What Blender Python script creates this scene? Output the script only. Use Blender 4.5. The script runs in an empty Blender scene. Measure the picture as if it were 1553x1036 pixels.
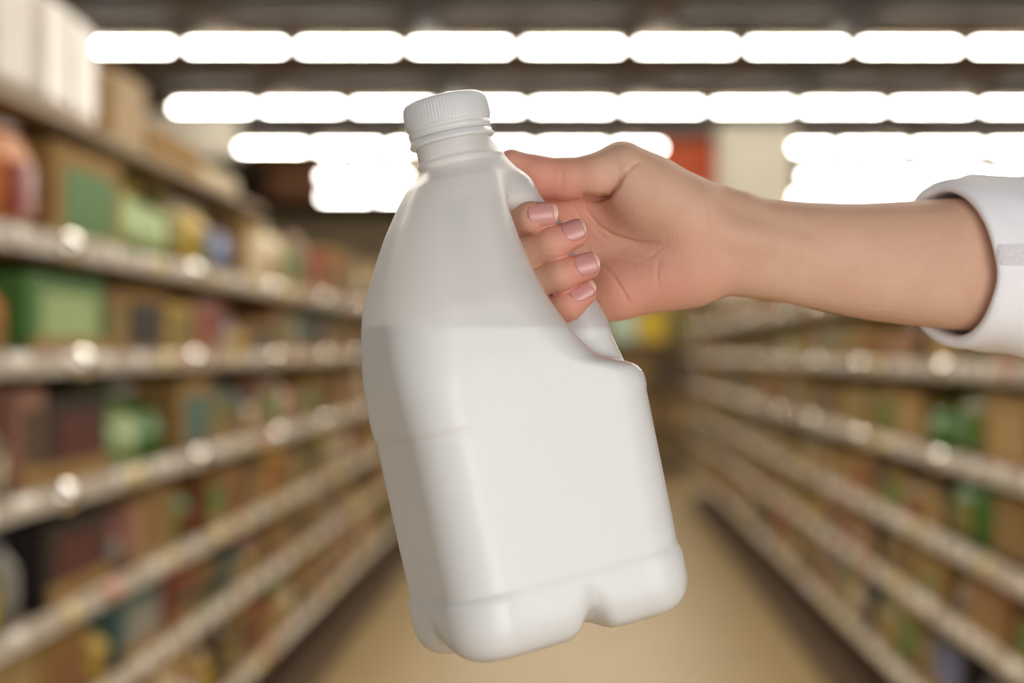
import bpy, math, random
import numpy as np
from mathutils import Matrix, Vector
random.seed(7); rng = np.random.default_rng(7)
scene = bpy.context.scene
col = scene.collection

# ------------------------------------------------------------------ camera
FPX = 2588.0; VPX, VPY = 868.0, 532.0; CAMZ = 1.5
cam = bpy.data.cameras.new('camera'); cam.sensor_width = 36.0; cam.lens = FPX * 36.0 / 1553.0
cam.shift_x = -(VPX - 776.5) / 1553.0; cam.shift_y = (VPY - 518.0) / 1553.0
cam.clip_start = 0.05; cam.clip_end = 200
cam.dof.use_dof = True; cam.dof.focus_distance = 0.836; cam.dof.aperture_fstop = 4.0; cam.dof.aperture_blades = 0
co = bpy.data.objects.new('camera', cam); col.objects.link(co)
co.location = (0, 0, CAMZ); co.rotation_euler = (math.pi / 2, 0, 0)
scene.camera = co

def P(px, py, d):
    return np.array([(px - VPX) / FPX * d, d, CAMZ - (py - VPY) / FPX * d])

# ------------------------------------------------------------------ world, lights, exposure
w = bpy.data.worlds.new('world'); scene.world = w; w.use_nodes = True
w.node_tree.nodes['Background'].inputs[0].default_value = (0.975, 0.985, 1.0, 1)
w.node_tree.nodes['Background'].inputs[1].default_value = 1.2
scene.view_settings.view_transform = 'Standard'; scene.view_settings.look = 'None'
scene.view_settings.exposure = 0.0; scene.view_settings.gamma = 1.0
scene.view_settings.use_curve_mapping = False
scene.cycles.use_denoising = True
scene.cycles.max_bounces = 10; scene.cycles.diffuse_bounces = 6; scene.cycles.transmission_bounces = 8
scene.cycles.sample_clamp_indirect = 6.0

def area(name, loc, target, sx, sy, power, color):
    l = bpy.data.lights.new(name, 'AREA'); l.shape = 'RECTANGLE'; l.size = sx; l.size_y = sy
    l.energy = power; l.color = color
    o = bpy.data.objects.new(name, l); col.objects.link(o); o.location = loc
    o.rotation_euler = (Vector(target) - Vector(loc)).to_track_quat('-Z', 'Y').to_euler()
    return o
LIGHT_REL = 3.38
# the tube rows that go on above the aisle, over and behind the camera (out of the frame)
for d, pw in ((14.3, 280), (9.6, 290), (4.9, 460)):
    area('tube_row_light', (0.0, d, CAMZ + LIGHT_REL - 0.05), (0.0, d, 0), 11.0, 0.25, pw, (1.0, 0.92, 0.78))
# unseen soft key light added behind the camera to brighten jug and hand
area('added_key_light', (1.40, -1.5, 1.30), (0.0, 0.84, 1.5), 1.7, 1.5, 38, (1.0, 0.985, 0.97))

# ------------------------------------------------------------------ materials
def mat(name, color, rough=0.6, metal=0.0, noise=0.0, nscale=8.0, bump=0.0, bscale=60.0, spec=0.5, **kw):
    m = bpy.data.materials.new(name); m.use_nodes = True
    nt = m.node_tree; b = nt.nodes['Principled BSDF']
    b.inputs['Base Color'].default_value = (*color, 1)
    b.inputs['Roughness'].default_value = rough; b.inputs['Metallic'].default_value = metal
    b.inputs['Specular IOR Level'].default_value = spec
    for k, v in kw.items(): b.inputs[k.replace('_', ' ')].default_value = v
    if noise or bump:
        tc = nt.nodes.new('ShaderNodeTexCoord')
    if noise:
        n = nt.nodes.new('ShaderNodeTexNoise'); n.inputs['Scale'].default_value = nscale; n.inputs['Detail'].default_value = 3
        r = nt.nodes.new('ShaderNodeValToRGB')
        r.color_ramp.elements[0].position = 0.3; r.color_ramp.elements[1].position = 0.7
        r.color_ramp.elements[0].color = (*[c * (1 - noise) for c in color], 1)
        r.color_ramp.elements[1].color = (*[min(1, c * (1 + noise)) for c in color], 1)
        nt.links.new(tc.outputs['Object'], n.inputs['Vector']); nt.links.new(n.outputs['Fac'], r.inputs[0])
        nt.links.new(r.outputs[0], b.inputs['Base Color'])
    if bump:
        n = nt.nodes.new('ShaderNodeTexNoise'); n.inputs['Scale'].default_value = bscale; n.inputs['Detail'].default_value = 4
        bp = nt.nodes.new('ShaderNodeBump'); bp.inputs['Strength'].default_value = bump; bp.inputs['Distance'].default_value = 0.002
        nt.links.new(tc.outputs['Object'], n.inputs['Vector']); nt.links.new(n.outputs['Fac'], bp.inputs['Height'])
        nt.links.new(bp.outputs[0], b.inputs['Normal'])
    return m
def srgb(r, g, b):
    f = lambda c: (c / 255 / 12.92) if c <= 10 else ((c / 255 + 0.055) / 1.055) ** 2.4
    return (f(r), f(g), f(b))

M_floor = mat('floor_vinyl', srgb(166, 142, 98), 0.42, noise=0.08, nscale=3)
M_ceiling = mat('ceiling_board', srgb(66, 47, 20), 0.9, noise=0.25, nscale=0.5)
M_beam = mat('beam_paint', srgb(104, 80, 48), 0.8, noise=0.1)
M_duct = mat('dark_duct', srgb(56, 43, 27), 0.7, noise=0.1)
M_wall = mat('far_wall', srgb(176, 158, 128), 0.85, noise=0.1, nscale=0.6)
M_column = mat('cream_column', srgb(242, 234, 214), 0.7, noise=0.03)
M_back = mat('shelf_back', srgb(112, 86, 54), 0.8, noise=0.12)
M_shelf = mat('shelf_metal', srgb(150, 128, 98), 0.5, noise=0.05)
M_rail = mat('price_rail', srgb(202, 191, 178), 0.25, noise=0.06, nscale=5)
M_plinth = mat('plinth', srgb(92, 74, 54), 0.6, noise=0.1)
M_tagw = mat('tag_white', srgb(225, 218, 205), 0.3)
M_tagy = mat('tag_yellow', srgb(226, 205, 130), 0.3)
M_tagr = mat('tag_red', srgb(200, 132, 108), 0.3)
M_glint = mat('glint_chrome', (0.97, 0.95, 0.9), 0.12, 1.0)
M_house = mat('lamp_housing', srgb(120, 105, 80), 0.5)
def emit(name, color, s):
    m = bpy.data.materials.new(name); m.use_nodes = True; nt = m.node_tree
    b = nt.nodes['Principled BSDF']; b.inputs['Base Color'].default_value = (*color, 1)
    b.inputs['Emission Color'].default_value = (*color, 1); b.inputs['Emission Strength'].default_value = s
    return m
M_tube = emit('tube_glow', (1.0, 0.95, 0.86), 38.0)

# ------------------------------------------------------------------ mesh helpers
def new_mesh(name, verts, faces, smooth=False):
    me = bpy.data.meshes.new(name); me.from_pydata([tuple(map(float, v)) for v in verts], [], [tuple(map(int, f)) for f in faces])
    me.validate(); me.update()
    if smooth: me.polygons.foreach_set('use_smooth', [True] * len(me.polygons))
    return me
def link(name, me, m=None, parent=None, loc=None):
    o = bpy.data.objects.new(name, me); col.objects.link(o)
    if m is not None and me is not None:
        if len(me.materials) == 0: me.materials.append(m)
        else:
            o.material_slots[0].link = 'OBJECT'; o.material_slots[0].material = m
    if parent is not None: o.parent = parent
    if loc is not None: o.location = loc
    return o
def empty(name, loc=(0, 0, 0)):
    o = bpy.data.objects.new(name, None); col.objects.link(o); o.location = loc; o.empty_display_size = 0.1
    return o
def tag(o, label=None, cat=None, group=None, kind=None):
    if label: o['label'] = label
    if cat: o['category'] = cat
    if group: o['group'] = group
    if kind: o['kind'] = kind
    return o
def box_geo(x0, x1, y0, y1, z0, z1, off=0):
    v = [(x0, y0, z0), (x1, y0, z0), (x1, y1, z0), (x0, y1, z0), (x0, y0, z1), (x1, y0, z1), (x1, y1, z1), (x0, y1, z1)]
    f = [(0, 3, 2, 1), (4, 5, 6, 7), (0, 1, 5, 4), (1, 2, 6, 5), (2, 3, 7, 6), (3, 0, 4, 7)]
    return v, [tuple(i + off for i in q) for q in f]
def boxes(name, bl):
    V, F = [], []
    for b in bl:
        v, f = box_geo(*b, off=len(V)); V += v; F += f
    return new_mesh(name, V, F)
def chamfer_box(name, sx, sy, sz, c):
    """a box standing on z=0, centred in x and y, with cut edges"""
    V, F = [], []
    lv = []
    for z, ins in ((0, c), (c, 0), (sz - c, 0), (sz, c)):
        a, b = sx / 2 - ins, sy / 2 - ins
        lv.append([(-a + c, -b, z), (a - c, -b, z), (a, -b + c, z), (a, b - c, z), (a - c, b, z), (-a + c, b, z), (-a, b - c, z), (-a, -b + c, z)])
    for r in lv: V += r
    for k in range(3):
        for i in range(8):
            j = (i + 1) % 8; F.append((k * 8 + i, k * 8 + j, k * 8 + 8 + j, k * 8 + 8 + i))
    F.append(tuple(reversed(range(8)))); F.append(tuple(range(24, 32)))
    return new_mesh(name, V, F)
def lathe(name, prof, n=16, smooth=True, caps=True):
    V, F = [], []
    for r, z in prof:
        for i in range(n):
            a = 2 * math.pi * i / n; V.append((r * math.cos(a), r * math.sin(a), z))
    for k in range(len(prof) - 1):
        for i in range(n):
            j = (i + 1) % n; F.append((k * n + i, k * n + j, k * n + n + j, k * n + n + i))
    if caps:
        F.append(tuple(reversed(range(n)))); m = (len(prof) - 1) * n; F.append(tuple(range(m, m + n)))
    return new_mesh(name, V, F, smooth)

# ------------------------------------------------------------------ the setting
AX = 1.1                       # half width of the aisle
CEIL = CAMZ + 3.60
def struct(name, me, m):
    return tag(link(name, me, m), kind='structure')
struct('floor', boxes('floor', [(-14, 14, -6, 46, -0.1, 0)]), M_floor)
struct('ceiling', boxes('ceiling', [(-14, 14, -6.0, 46, CEIL, CEIL + 0.1)]), M_ceiling)
struct('wall_back', boxes('wall_back', [(-14, 14, 45, 45.2, 0, CEIL)]), M_wall)
struct('wall_left', boxes('wall_left', [(-14.2, -14, 2, 45, 0, CEIL)]), M_wall)
struct('wall_right', boxes('wall_right', [(14, 14.2, 2, 45, 0, CEIL)]), M_wall)
for k, (x, wd, m) in enumerate(((-3.9, 0.3, M_beam), (-1.6, 0.22, M_duct), (0.95, 0.35, M_beam), (3.0, 0.25, M_duct), (5.4, 0.3, M_beam))):
    struct('trim_%d' % (k + 1), boxes('ceiling_beam', [(x - wd / 2, x + wd / 2, 8, 45, CEIL - 0.14, CEIL - 0.002)]), m)
for k, d in enumerate((16.6, 21.4, 26.1, 30.8, 35.5)):
    struct('trim_%d' % (k + 6), boxes('ceiling_cross_beam', [(-13.9, 13.9, d - 0.1, d + 0.1, CEIL - 0.10, CEIL - 0.003)]), M_beam if k % 2 else M_duct)
def column(name, x0, x1, d):
    c = 0.06
    me = chamfer_box('column', x1 - x0, 0.6, CEIL - 0.15, c)
    o = link(name, me, M_column, loc=((x0 + x1) / 2, d, 0)); tag(o, kind='structure')
    link('column_skirt', chamfer_box('column_skirt', x1 - x0 + 0.06, 0.66, 0.25, 0.03), M_plinth, o)
column('column', 2.2, 3.36, 26.0)
column('column', -2.45, -1.35, 26.0)

# ------------------------------------------------------------------ tube lights in view
ORD = ['first', 'second', 'third', 'fourth', 'fifth', 'sixth', 'seventh', 'eighth', 'ninth', 'tenth', 'eleventh', 'twelfth', 'thirteenth',
       'fourteenth', 'fifteenth', 'sixteenth', 'seventeenth', 'eighteenth', 'nineteenth', 'twentieth', 'twenty-first', 'twenty-second',
       'twenty-third', 'twenty-fourth', 'twenty-fifth', 'twenty-sixth', 'twenty-seventh', 'twenty-eighth', 'twenty-ninth', 'thirtieth'] + ['%dth' % i for i in range(31, 90)]
FL = 1.25
tube_me = None
def fixture_meshes():
    n = 10; V, F = [], []
    L = FL / 2 - 0.11; r = 0.03
    for k, x in enumerate((-L, -L + 0.012, L - 0.012, L)):
        rr = r * (0.8 if k in (0, 3) else 1)
        for i in range(n):
            a = 2 * math.pi * i / n; V.append((x, rr * math.cos(a), rr * math.sin(a)))
    for k in range(3):
        for i in range(n):
            j = (i + 1) % n; F.append((k * n + i, k * n + n + i, k * n + n + j, k * n + j))
    F.append(tuple(range(n))); F.append(tuple(reversed(range(3 * n, 4 * n))))
    t = new_mesh('tube', V, F, True)
    h = boxes('housing', [(-FL / 2 + 0.004, FL / 2 - 0.004, -0.07, 0.07, 0.06, 0.11)])
    e = boxes('lamp_holder', [(-0.018, 0.018, -0.05, 0.05, -0.04, 0.06)])
    return t, h, e
t_me, h_me, e_me = fixture_meshes()
h_me.materials.append(M_house); e_me.materials.append(M_house); t_me.materials.append(M_tube)
ROWS = [(19.0, 11), (23.7, 12), (28.4, 13), (33.1, 12), (37.6, 12)]
ROWNAME = ['front', 'second', 'third', 'fourth', 'rearmost']
ZL = CAMZ + LIGHT_REL
for ri, (d, n) in enumerate(ROWS):
    for k in range(n):
        x = -5.62 + FL / 2 + k * FL
        # rows stop where a column stands in their line is not needed: columns stand between the rows
        o = empty('tube_light', (x, d, ZL))
        tag(o, 'glowing white tube light, %s from the left in the %s ceiling row' % (ORD[k], ROWNAME[ri]), 'light', 'ceiling tube lights')
        link('tube', t_me, None, o)
        link('housing', h_me, None, o)
        for s in (-1, 1): link('lamp_holder', e_me, None, o, (s * (FL / 2 - 0.026), 0, 0))
        for s in (-1, 1):
            st = link('hanger', boxes('hanger', [(-0.012, 0.012, -0.012, 0.012, 0.11, 0.222)]) if 'hanger' not in bpy.data.meshes else bpy.data.meshes['hanger'], M_house, o, (s * 0.4, 0, 0))

# ------------------------------------------------------------------ shelving
REL_L = [0.224, -0.026, -0.31, -0.57, -0.80, -1.09]
REL_R = [0.19, -0.055, -0.32, -0.57, -0.79, -1.08]
UL = 2.5; DEPTH = 0.5
LIP = 0.05
rail_me = boxes('price_rail', [(0, 0.012, 0, UL - 0.01, -LIP / 2, LIP / 2)])
shelf_me = boxes('shelf', [(-DEPTH + 0.02, -0.002, 0, UL - 0.01, -0.028, 0.0)])
# convex clear label holder
def holder_mesh():
    V, F = [], []; n = 7
    for j in range(2):
        for i in range(n):
            t = -1 + 2 * i / (n - 1); V.append((0.012 + 0.010 * (1 - t * t) + (0), (j - 0.5) * 0.075, t * 0.021))
    for i in range(n - 1): F.append((i, n + i, n + i + 1, i + 1))
    o = len(V)
    V += [(0.0122, y, z) for y in (-0.0375, 0.0375) for z in (-0.021, 0.021)]
    F.append((o, o + 1, o + 3, o + 2)); F.append(tuple(range(n - 1, -1, -1))); F.append(tuple(range(n, 2 * n)))
    return new_mesh('price_tag', V, F, False)
tag_me = holder_mesh()
def glint_dome_mesh():
    """chrome dome added on the rail to mirror the lamps as a glint"""
    R = .034; V, F = [], []; n, m = 18, 9
    for k in range(m):
        a = math.pi / 2 * (1 - k / m)
        for i in range(n):
            b = 2 * math.pi * i / n; V.append((.012 + R * math.cos(a), R * math.sin(a) * math.cos(b), R * math.sin(a) * math.sin(b)))
    for k in range(m - 1):
        for i in range(n):
            j = (i + 1) % n; F.append((k * n + i, k * n + j, k * n + n + j, k * n + n + i))
    V.append((.012 + R, 0, 0)); t = len(V) - 1
    for i in range(n): F.append(((m - 1) * n + i, (m - 1) * n + (i + 1) % n, t))
    F.append(tuple(reversed(range(n))))
    return new_mesh('glint_dome', V, F, True)
glint_me = glint_dome_mesh(); glint_me.materials.append(M_glint)
tag_me.materials.append(M_tagw); rail_me.materials.append(M_rail); shelf_me.materials.append(M_shelf)
back_me = boxes('back_panel', [(-DEPTH, -DEPTH + 0.02, 0, UL - 0.005, 0.1, CAMZ + 0.46)]); back_me.materials.append(M_back)
plinth_me = boxes('plinth', [(-DEPTH, -0.04, 0, UL - 0.005, 0.0, 0.14)]); plinth_me.materials.append(M_plinth)
up_me = boxes('upright', [(-DEPTH + 0.02, -DEPTH + 0.08, 0, 0.05, 0.1, CAMZ + 0.50)]); up_me.materials.append(M_plinth)
def unit(side, d0, rels, idx):
    """one bay of shelving; local +x looks into the aisle, local y runs along it"""
    o = empty('shelving_unit', (-AX if side < 0 else AX, d0 if side < 0 else d0 + UL, 0))
    if side > 0: o.rotation_euler.z = math.pi
    link('back_panel', back_me, None, o); link('plinth', plinth_me, None, o)
    link('upright', up_me, None, o); link('upright', up_me, None, o, (0, UL - 0.06, 0))
    for r in rels:
        s = link('shelf', shelf_me, None, o, (0, 0, CAMZ + r))
        link('price_rail', rail_me, None, s)
        for yc in ((1.12, 2.36) if rels.index(r) < 3 else ()):
            link('glint_dome', glint_me, None, s, (0, yc + random.uniform(-.12, .12), 0))  # made-up mirror domes, added so the rails show round glints
        y = random.uniform(0.05, 0.2)
        while y < UL - 0.1:
            q = random.random()
            t = link('price_tag', tag_me, M_tagw if q < 0.62 else (M_tagy if q < 0.90 else M_tagr), s, (0, y, 0))
            t.scale.y = random.choice((0.8, 1, 1, 1.6))
            y += random.uniform(0.14, 0.42)
    wh = 'left' if side < 0 else 'right'
    tag(o, '%s bay from the near end of the brown shelving along the %s of the aisle' % (ORD[idx], wh), 'shelving', 'shelving bays')
    return o
NU = 5
L0, R0 = 2.6, 3.7
for k in range(NU): unit(-1, L0 + k * UL, REL_L, k)
for k in range(NU): unit(1, R0 + k * UL, REL_R, k)
# thin top deck over the near end of one side, with bulk packs on it
deck = link('top_deck', boxes('top_deck', [(-AX - DEPTH, -AX - 0.03, 2.6, 6.25, CAMZ + 0.505, CAMZ + 0.525)]), M_shelf)
tag(deck, 'thin beige top board over the near shelving, under the white bulk packs', 'board')

# ------------------------------------------------------------------ goods
PAL = {
    'brown': srgb(138, 106, 60), 'tan': srgb(164, 134, 84), 'dark brown': srgb(76, 54, 30), 'green': srgb(70, 118, 48),
    'pale green': srgb(158, 178, 118), 'yellow': srgb(196, 164, 58), 'red': srgb(140, 46, 34), 'dark red': srgb(84, 34, 28), 'orange': srgb(205, 128, 62),
    'blue': srgb(88, 100, 142), 'grey': srgb(140, 134, 126), 'black': srgb(36, 28, 24), 'cream': srgb(214, 196, 160),
    'pink': srgb(158, 112, 92), 'olive': srgb(120, 112, 52), 'white': srgb(224, 216, 204), 'rust': srgb(132, 82, 40), 'teal': srgb(74, 104, 98), 'mint': srgb(206, 230, 206), 'bright yellow': srgb(232, 196, 48)}
MATS = {k: mat('goods_' + k.replace(' ', '_'), v, 0.5, noise=0.10, nscale=9) for k, v in PAL.items()}
MATS_G = {k: mat('gloss_' + k.replace(' ', '_'), v, 0.28, noise=0.12, nscale=14) for k, v in PAL.items()}
M_kraft = mat('kraft_board', srgb(150, 116, 62), 0.8, noise=0.12, nscale=6, bump=0.2)
# unit goods: 1 wide (y), 1 high (z), front at x=0, body reaching to x=-1; scaled per piece
def shift(me, dx, dy, dz, sx=1, sy=1, sz=1):
    for v in me.vertices: v.co = (v.co.x * sx + dx, v.co.y * sy + dy, v.co.z * sz + dz)
    return me
g_box = shift(chamfer_box('carton_body', 1, 1, 1, 0.02), -0.5, 0, 0)
g_panel = boxes('print_panel', [(-0.004, 0.006, -0.36, 0.36, 0.2, 0.8)])
g_strip = boxes('print_strip', [(-0.004, 0.006, -0.5, 0.5, 0.04, 0.16)])
g_lip = boxes('tray_lip', [(0.0, 0.02, -0.49, 0.49, 0.0, 0.28)])
def pouch():
    V, F = [], []; nz, ny = 9, 12
    for k in range(nz):
        z = k / (nz - 1); th = 0.03 + 0.47 * math.sin(math.pi * min(1, max(0, z * 0.94 + 0.04))) ** 0.6 * (1.0 if z < .9 else .5)
        if k == nz - 1: th = 0.02
        hw = 0.5 - 0.05 * math.sin(math.pi * z)
        for i in range(ny):
            a = 2 * math.pi * i / ny; c, s = math.cos(a), math.sin(a)
            V.append((-0.5 + th * math.copysign(abs(c) ** 0.8, c), hw * math.copysign(abs(s) ** 0.6, s), z))
    for k in range(nz - 1):
        for i in range(ny):
            j = (i + 1) % ny; F.append((k * ny + i, k * ny + j, k * ny + ny + j, k * ny + ny + i))
    F.append(tuple(reversed(range(ny)))); F.append(tuple(range((nz - 1) * ny, nz * ny)))
    return new_mesh('pouch_body', V, F, True)
g_pouch = pouch()
g_pouch_top = boxes('crimped_top', [(-0.53, -0.47, -0.5, 0.5, 0.93, 1.06)])
def patch(name, a0, a1, z0, z1, bulge=0.0):
    V, F = [], []; n = 7
    for j, z in enumerate((z0, (z0 + z1) / 2, z1)):
        for i in range(n):
            t = a0 + (a1 - a0) * i / (n - 1)
            V.append((0.008 - bulge * (t * t) * 1.2, t, z))
    for j in range(2):
        for i in range(n - 1): F.append((j * n + i, j * n + i + 1, j * n + n + i + 1, j * n + n + i))
    o = len(V)
    V += [(v[0] - 0.03, v[1], v[2]) for v in V[:]]
    F += [tuple(i + o for i in reversed(f)) for f in F[:]]
    ring = list(range(n)) + [2 * n - 1] + list(range(3 * n - 1, 2 * n - 1, -1)) + [n]
    for a, b in zip(ring, ring[1:] + ring[:1]): F.append((b, a, a + o, b + o))
    return new_mesh(name, V, F, False)
g_pouch_label = patch('front_label', -0.3, 0.3, 0.22, 0.66, 0.5)
g_bottle = shift(lathe('bottle_body', [(0.36, 0), (0.46, 0.02), (0.48, 0.06), (0.48, 0.56), (0.42, 0.66), (0.24, 0.78), (0.17, 0.83), (0.17, 0.9)], 14), -0.5, 0, 0)
g_bottle_cap = shift(lathe('bottle_cap', [(0.2, 0.89), (0.21, 0.9), (0.21, 0.985), (0.18, 1.0)], 12), -0.5, 0, 0)
g_bottle_lab = shift(lathe('bottle_label', [(0.47, 0.14), (0.492, 0.145), (0.492, 0.5), (0.47, 0.505)], 14), -0.5, 0, 0)
g_jar = shift(lathe('jar_body', [(0.4, 0), (0.48, 0.03), (0.49, 0.1), (0.49, 0.68), (0.44, 0.77), (0.38, 0.8), (0.38, 0.84)], 14), -0.5, 0, 0)
g_jar_lid = shift(lathe('jar_lid', [(0.42, 0.83), (0.43, 0.84), (0.43, 0.98), (0.41, 1.0)], 14), -0.5, 0, 0)
g_jar_lab = shift(lathe('jar_label', [(0.48, 0.16), (0.502, 0.165), (0.502, 0.58), (0.48, 0.585)], 14), -0.5, 0, 0)
def bag():
    V, F = [], []
    lv = [(0, .48, .44), (0.02, .5, .47), (0.62, .5, .48), (0.80, .49, .34), (0.90, .48, .10), (1.0, .48, .06)]
    for z, hw, th in lv:
        c = min(0.06, th * .4)
        V += [(-.5 + th, -hw + c, z), (-.5 + th, hw - c, z), (-.5 + th - c, hw, z), (-.5 - th + c, hw, z), (-.5 - th, hw - c, z), (-.5 - th, -hw + c, z), (-.5 - th + c, -hw, z), (-.5 + th - c, -hw, z)]
    for k in range(len(lv) - 1):
        for i in range(8):
            j = (i + 1) % 8; F.append((k * 8 + i, k * 8 + j, k * 8 + 8 + j, k * 8 + 8 + i))
    F.append(tuple(reversed(range(8)))); F.append(tuple(range((len(lv) - 1) * 8, len(lv) * 8)))
    return new_mesh('bag_body', V, F, False)
g_bag = bag()
g_bag_fold = boxes('folded_top', [(-0.56, -0.42, -0.47, 0.47, 0.96, 1.04)])
g_bag_label = boxes('front_label', [(-0.03, -0.012, -0.34, 0.34, 0.14, 0.5)])
for me in (g_box, g_panel, g_strip, g_lip, g_pouch, g_pouch_top, g_pouch_label, g_bottle, g_bottle_cap, g_bottle_lab, g_jar, g_jar_lid, g_jar_lab, g_bag, g_bag_fold, g_bag_label):
    me.materials.append(M_kraft)
KINDS = {
    'carton': ('display_carton', 'cardboard carton', [('carton_body', g_box, 'B'), ('print_panel', g_panel, 'C'), ('print_strip', g_strip, 'D')]),
    'tray': ('shelf_tray', 'tray of packs', [('carton_body', g_box, 'C'), ('tray_lip', g_lip, 'B'), ('print_panel', g_panel, 'D')]),
    'pouch': ('pouch', 'foil pouch', [('pouch_body', g_pouch, 'C'), ('crimped_top', g_pouch_top, 'D'), ('front_label', g_pouch_label, 'D')]),
    'bottle': ('bottle', 'bottle', [('bottle_body', g_bottle, 'C'), ('bottle_cap', g_bottle_cap, 'D'), ('bottle_label', g_bottle_lab, 'E')]),
    'jar': ('jar', 'jar', [('jar_body', g_jar, 'C'), ('jar_lid', g_jar_lid, 'D'), ('jar_label', g_jar_lab, 'E')]),
    'bag': ('paper_bag', 'paper bag', [('bag_body', g_bag, 'C'), ('folded_top', g_bag_fold, 'C'), ('front_label', g_bag_label, 'D')]),
}
def good(kind, side, d, z, wd, h, dep, colour, accent, label, third='cream', setback=0.03, group=None):
    name, word, parts = KINDS[kind]
    o = empty(name, ((-AX - setback) if side < 0 else (AX + setback), d, z + 0.0015))
    if side > 0: o.rotation_euler.z = math.pi
    o.rotation_euler.z += random.uniform(-1, 1) * (0.012 if kind in ('carton', 'tray') else 0.06)
    for pn, me, slot in parts:
        src = MATS_G if kind in ('bottle', 'jar', 'pouch') else MATS
        m = M_kraft if slot == 'B' else src[{'C': colour, 'D': accent, 'E': third}[slot]]
        p = link(pn, me, m, o); p.scale = (dep, wd, h)
    tag(o, label, KINDS[kind][0].replace('_', ' ').replace('display ', '').replace('shelf ', '').replace('paper ', ''), group)
    return o
SHELFN = ['top', 'second', 'third', 'fourth', 'fifth', 'bottom']
def fill(side, k, rels, start, end, fixed, colours, kinds):
    wh = 'left' if side < 0 else 'right'
    z = CAMZ + rels[k]
    top = (rels[k - 1] - 0.03) if k > 0 else rels[0] + 0.315
    clear = top - rels[k] - 0.015
    if k == 0 and side > 0: clear = 0.2
    y = start; n = 0
    items = list(fixed)
    while y < end - 0.15:
        if items and y >= items[0][0] - 0.12:
            f = items.pop(0); third = f[2 + 1]; y = max(y, f[0]); wd, kind, c, a, hh = f[1:6]
        else:
            third = random.choice(('cream', 'white', 'yellow', 'grey'))
            kind = random.choices([q[0] for q in kinds], [q[1] for q in kinds])[0]
            far = min(1.0, (y - 3) / 9)
            wd = {'carton': random.uniform(.26, .46), 'tray': random.uniform(.24, .40), 'pouch': random.uniform(.16, .26), 'bottle': random.uniform(.10, .16),
                  'jar': random.uniform(.11, .16), 'bag': random.uniform(.16, .26)}[kind] * (1 + .25 * far)
            c, a = random.choice(colours), random.choice(colours)
            hh = random.uniform(.62, .97)
            if kind in ('bottle', 'jar'): hh = random.uniform(.7, .95)
            if k == 0: hh *= 1.0
        if items and y + wd > items[0][0] + 0.02: wd = max(.1, items[0][0] - y - 0.005)
        h = clear * hh
        dep = {'carton': .34, 'tray': .33, 'pouch': .14, 'bottle': wd, 'jar': wd, 'bag': .18}[kind]
        lab = '%s %s, %s from the near end, %s shelf, %s shelving' % (c if kind != 'carton' else 'brown %s-printed' % c, KINDS[kind][1], ORD[n], SHELFN[k], wh)
        good(kind, side, y + wd / 2, z, wd * 0.97, h, dep, c, a, lab, third, random.uniform(.015, .045), 'goods on the %s shelf of the %s shelving' % (SHELFN[k], wh))
        n += 1
        y += wd + random.choice((.008, .014, .03, .06))
COL_L = ['brown', 'brown', 'tan', 'tan', 'dark brown', 'dark brown', 'cream', 'green', 'red', 'yellow', 'grey', 'rust', 'rust', 'black', 'olive', 'pink', 'teal']
COL_R = ['brown', 'tan', 'dark brown', 'dark brown', 'olive', 'olive', 'green', 'pink', 'rust', 'black', 'grey', 'tan', 'red']
KW = [('carton', 5), ('tray', 4), ('pouch', 2), ('bottle', 1.5), ('jar', 1.2), ('bag', 1.6)]
FIX_L = {
    0: [(3.02, .30, 'pouch', 'orange', 'red', .78), (3.36, .28, 'pouch', 'orange', 'red', .80), (3.70, .56, 'carton', 'green', 'pale green', .78), (4.30, .24, 'bottle', 'pale green', 'olive', .84), (4.56, .24, 'bottle', 'pale green', 'yellow', .78),
        (4.84, .2, 'bottle', 'olive', 'brown', .9), (5.06, .30, 'pouch', 'yellow', 'olive', .7), (5.44, .42, 'bottle', 'blue', 'black', .84), (5.92, .3, 'carton', 'cream', 'tan', .8), (6.3, .4, 'bag', 'cream', 'tan', .85), (6.8, .4, 'tray', 'olive', 'green', .7)],
    1: [(3.1, .30, 'bag', 'orange', 'brown', .9), (3.45, .62, 'tray', 'green', 'pale green', .92), (4.28, .50, 'carton', 'black', 'dark red', .92), (4.84, .3, 'tray', 'yellow', 'olive', .8)],
    2: [(3.05, .30, 'bag', 'teal', 'grey', .9), (3.68, .48, 'tray', 'black', 'dark red', .88), (4.32, .26, 'bottle', 'pale green', 'green', .9), (4.60, .24, 'bottle', 'green', 'white', .88)],
    3: [(3.1, .34, 'bag', 'olive', 'yellow', .9), (3.66, .52, 'tray', 'black', 'dark red', .9), (4.5, .4, 'carton', 'brown', 'tan', .9)],
    4: [(4.2, .45, 'tray', 'teal', 'grey', .9)],
}
FIX_R = {
    1: [(4.1, .5, 'carton', 'brown', 'red', .9), (4.75, .26, 'bottle', 'olive', 'green', .92)],
    2: [(4.1, .5, 'carton', 'tan', 'pink', .92), (4.72, .4, 'pouch', 'olive', 'green', .95), (5.2, .3, 'bottle', 'green', 'black', .9)],
    3: [(4.1, .5, 'carton', 'brown', 'dark brown', .92), (4.75, .4, 'pouch', 'green', 'olive', .95)],
    4: [(4.4, .5, 'tray', 'rust', 'brown', .9)],
    5: [(4.9, .5, 'tray', 'black', 'blue', .9)],
}
for k in range(6):
    fill(-1, k, REL_L, L0 + 0.3, L0 + NU * UL - 0.1, FIX_L.get(k, []), COL_L, KW if k else [('carton', 3), ('tray', 3), ('pouch', 2), ('bottle', 2), ('jar', .6), ('bag', 2)])
for k in range(6):
    fill(1, k, REL_R, R0 + 0.25, R0 + NU * UL - 0.1, FIX_R.get(k, []), COL_R, KW)
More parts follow.
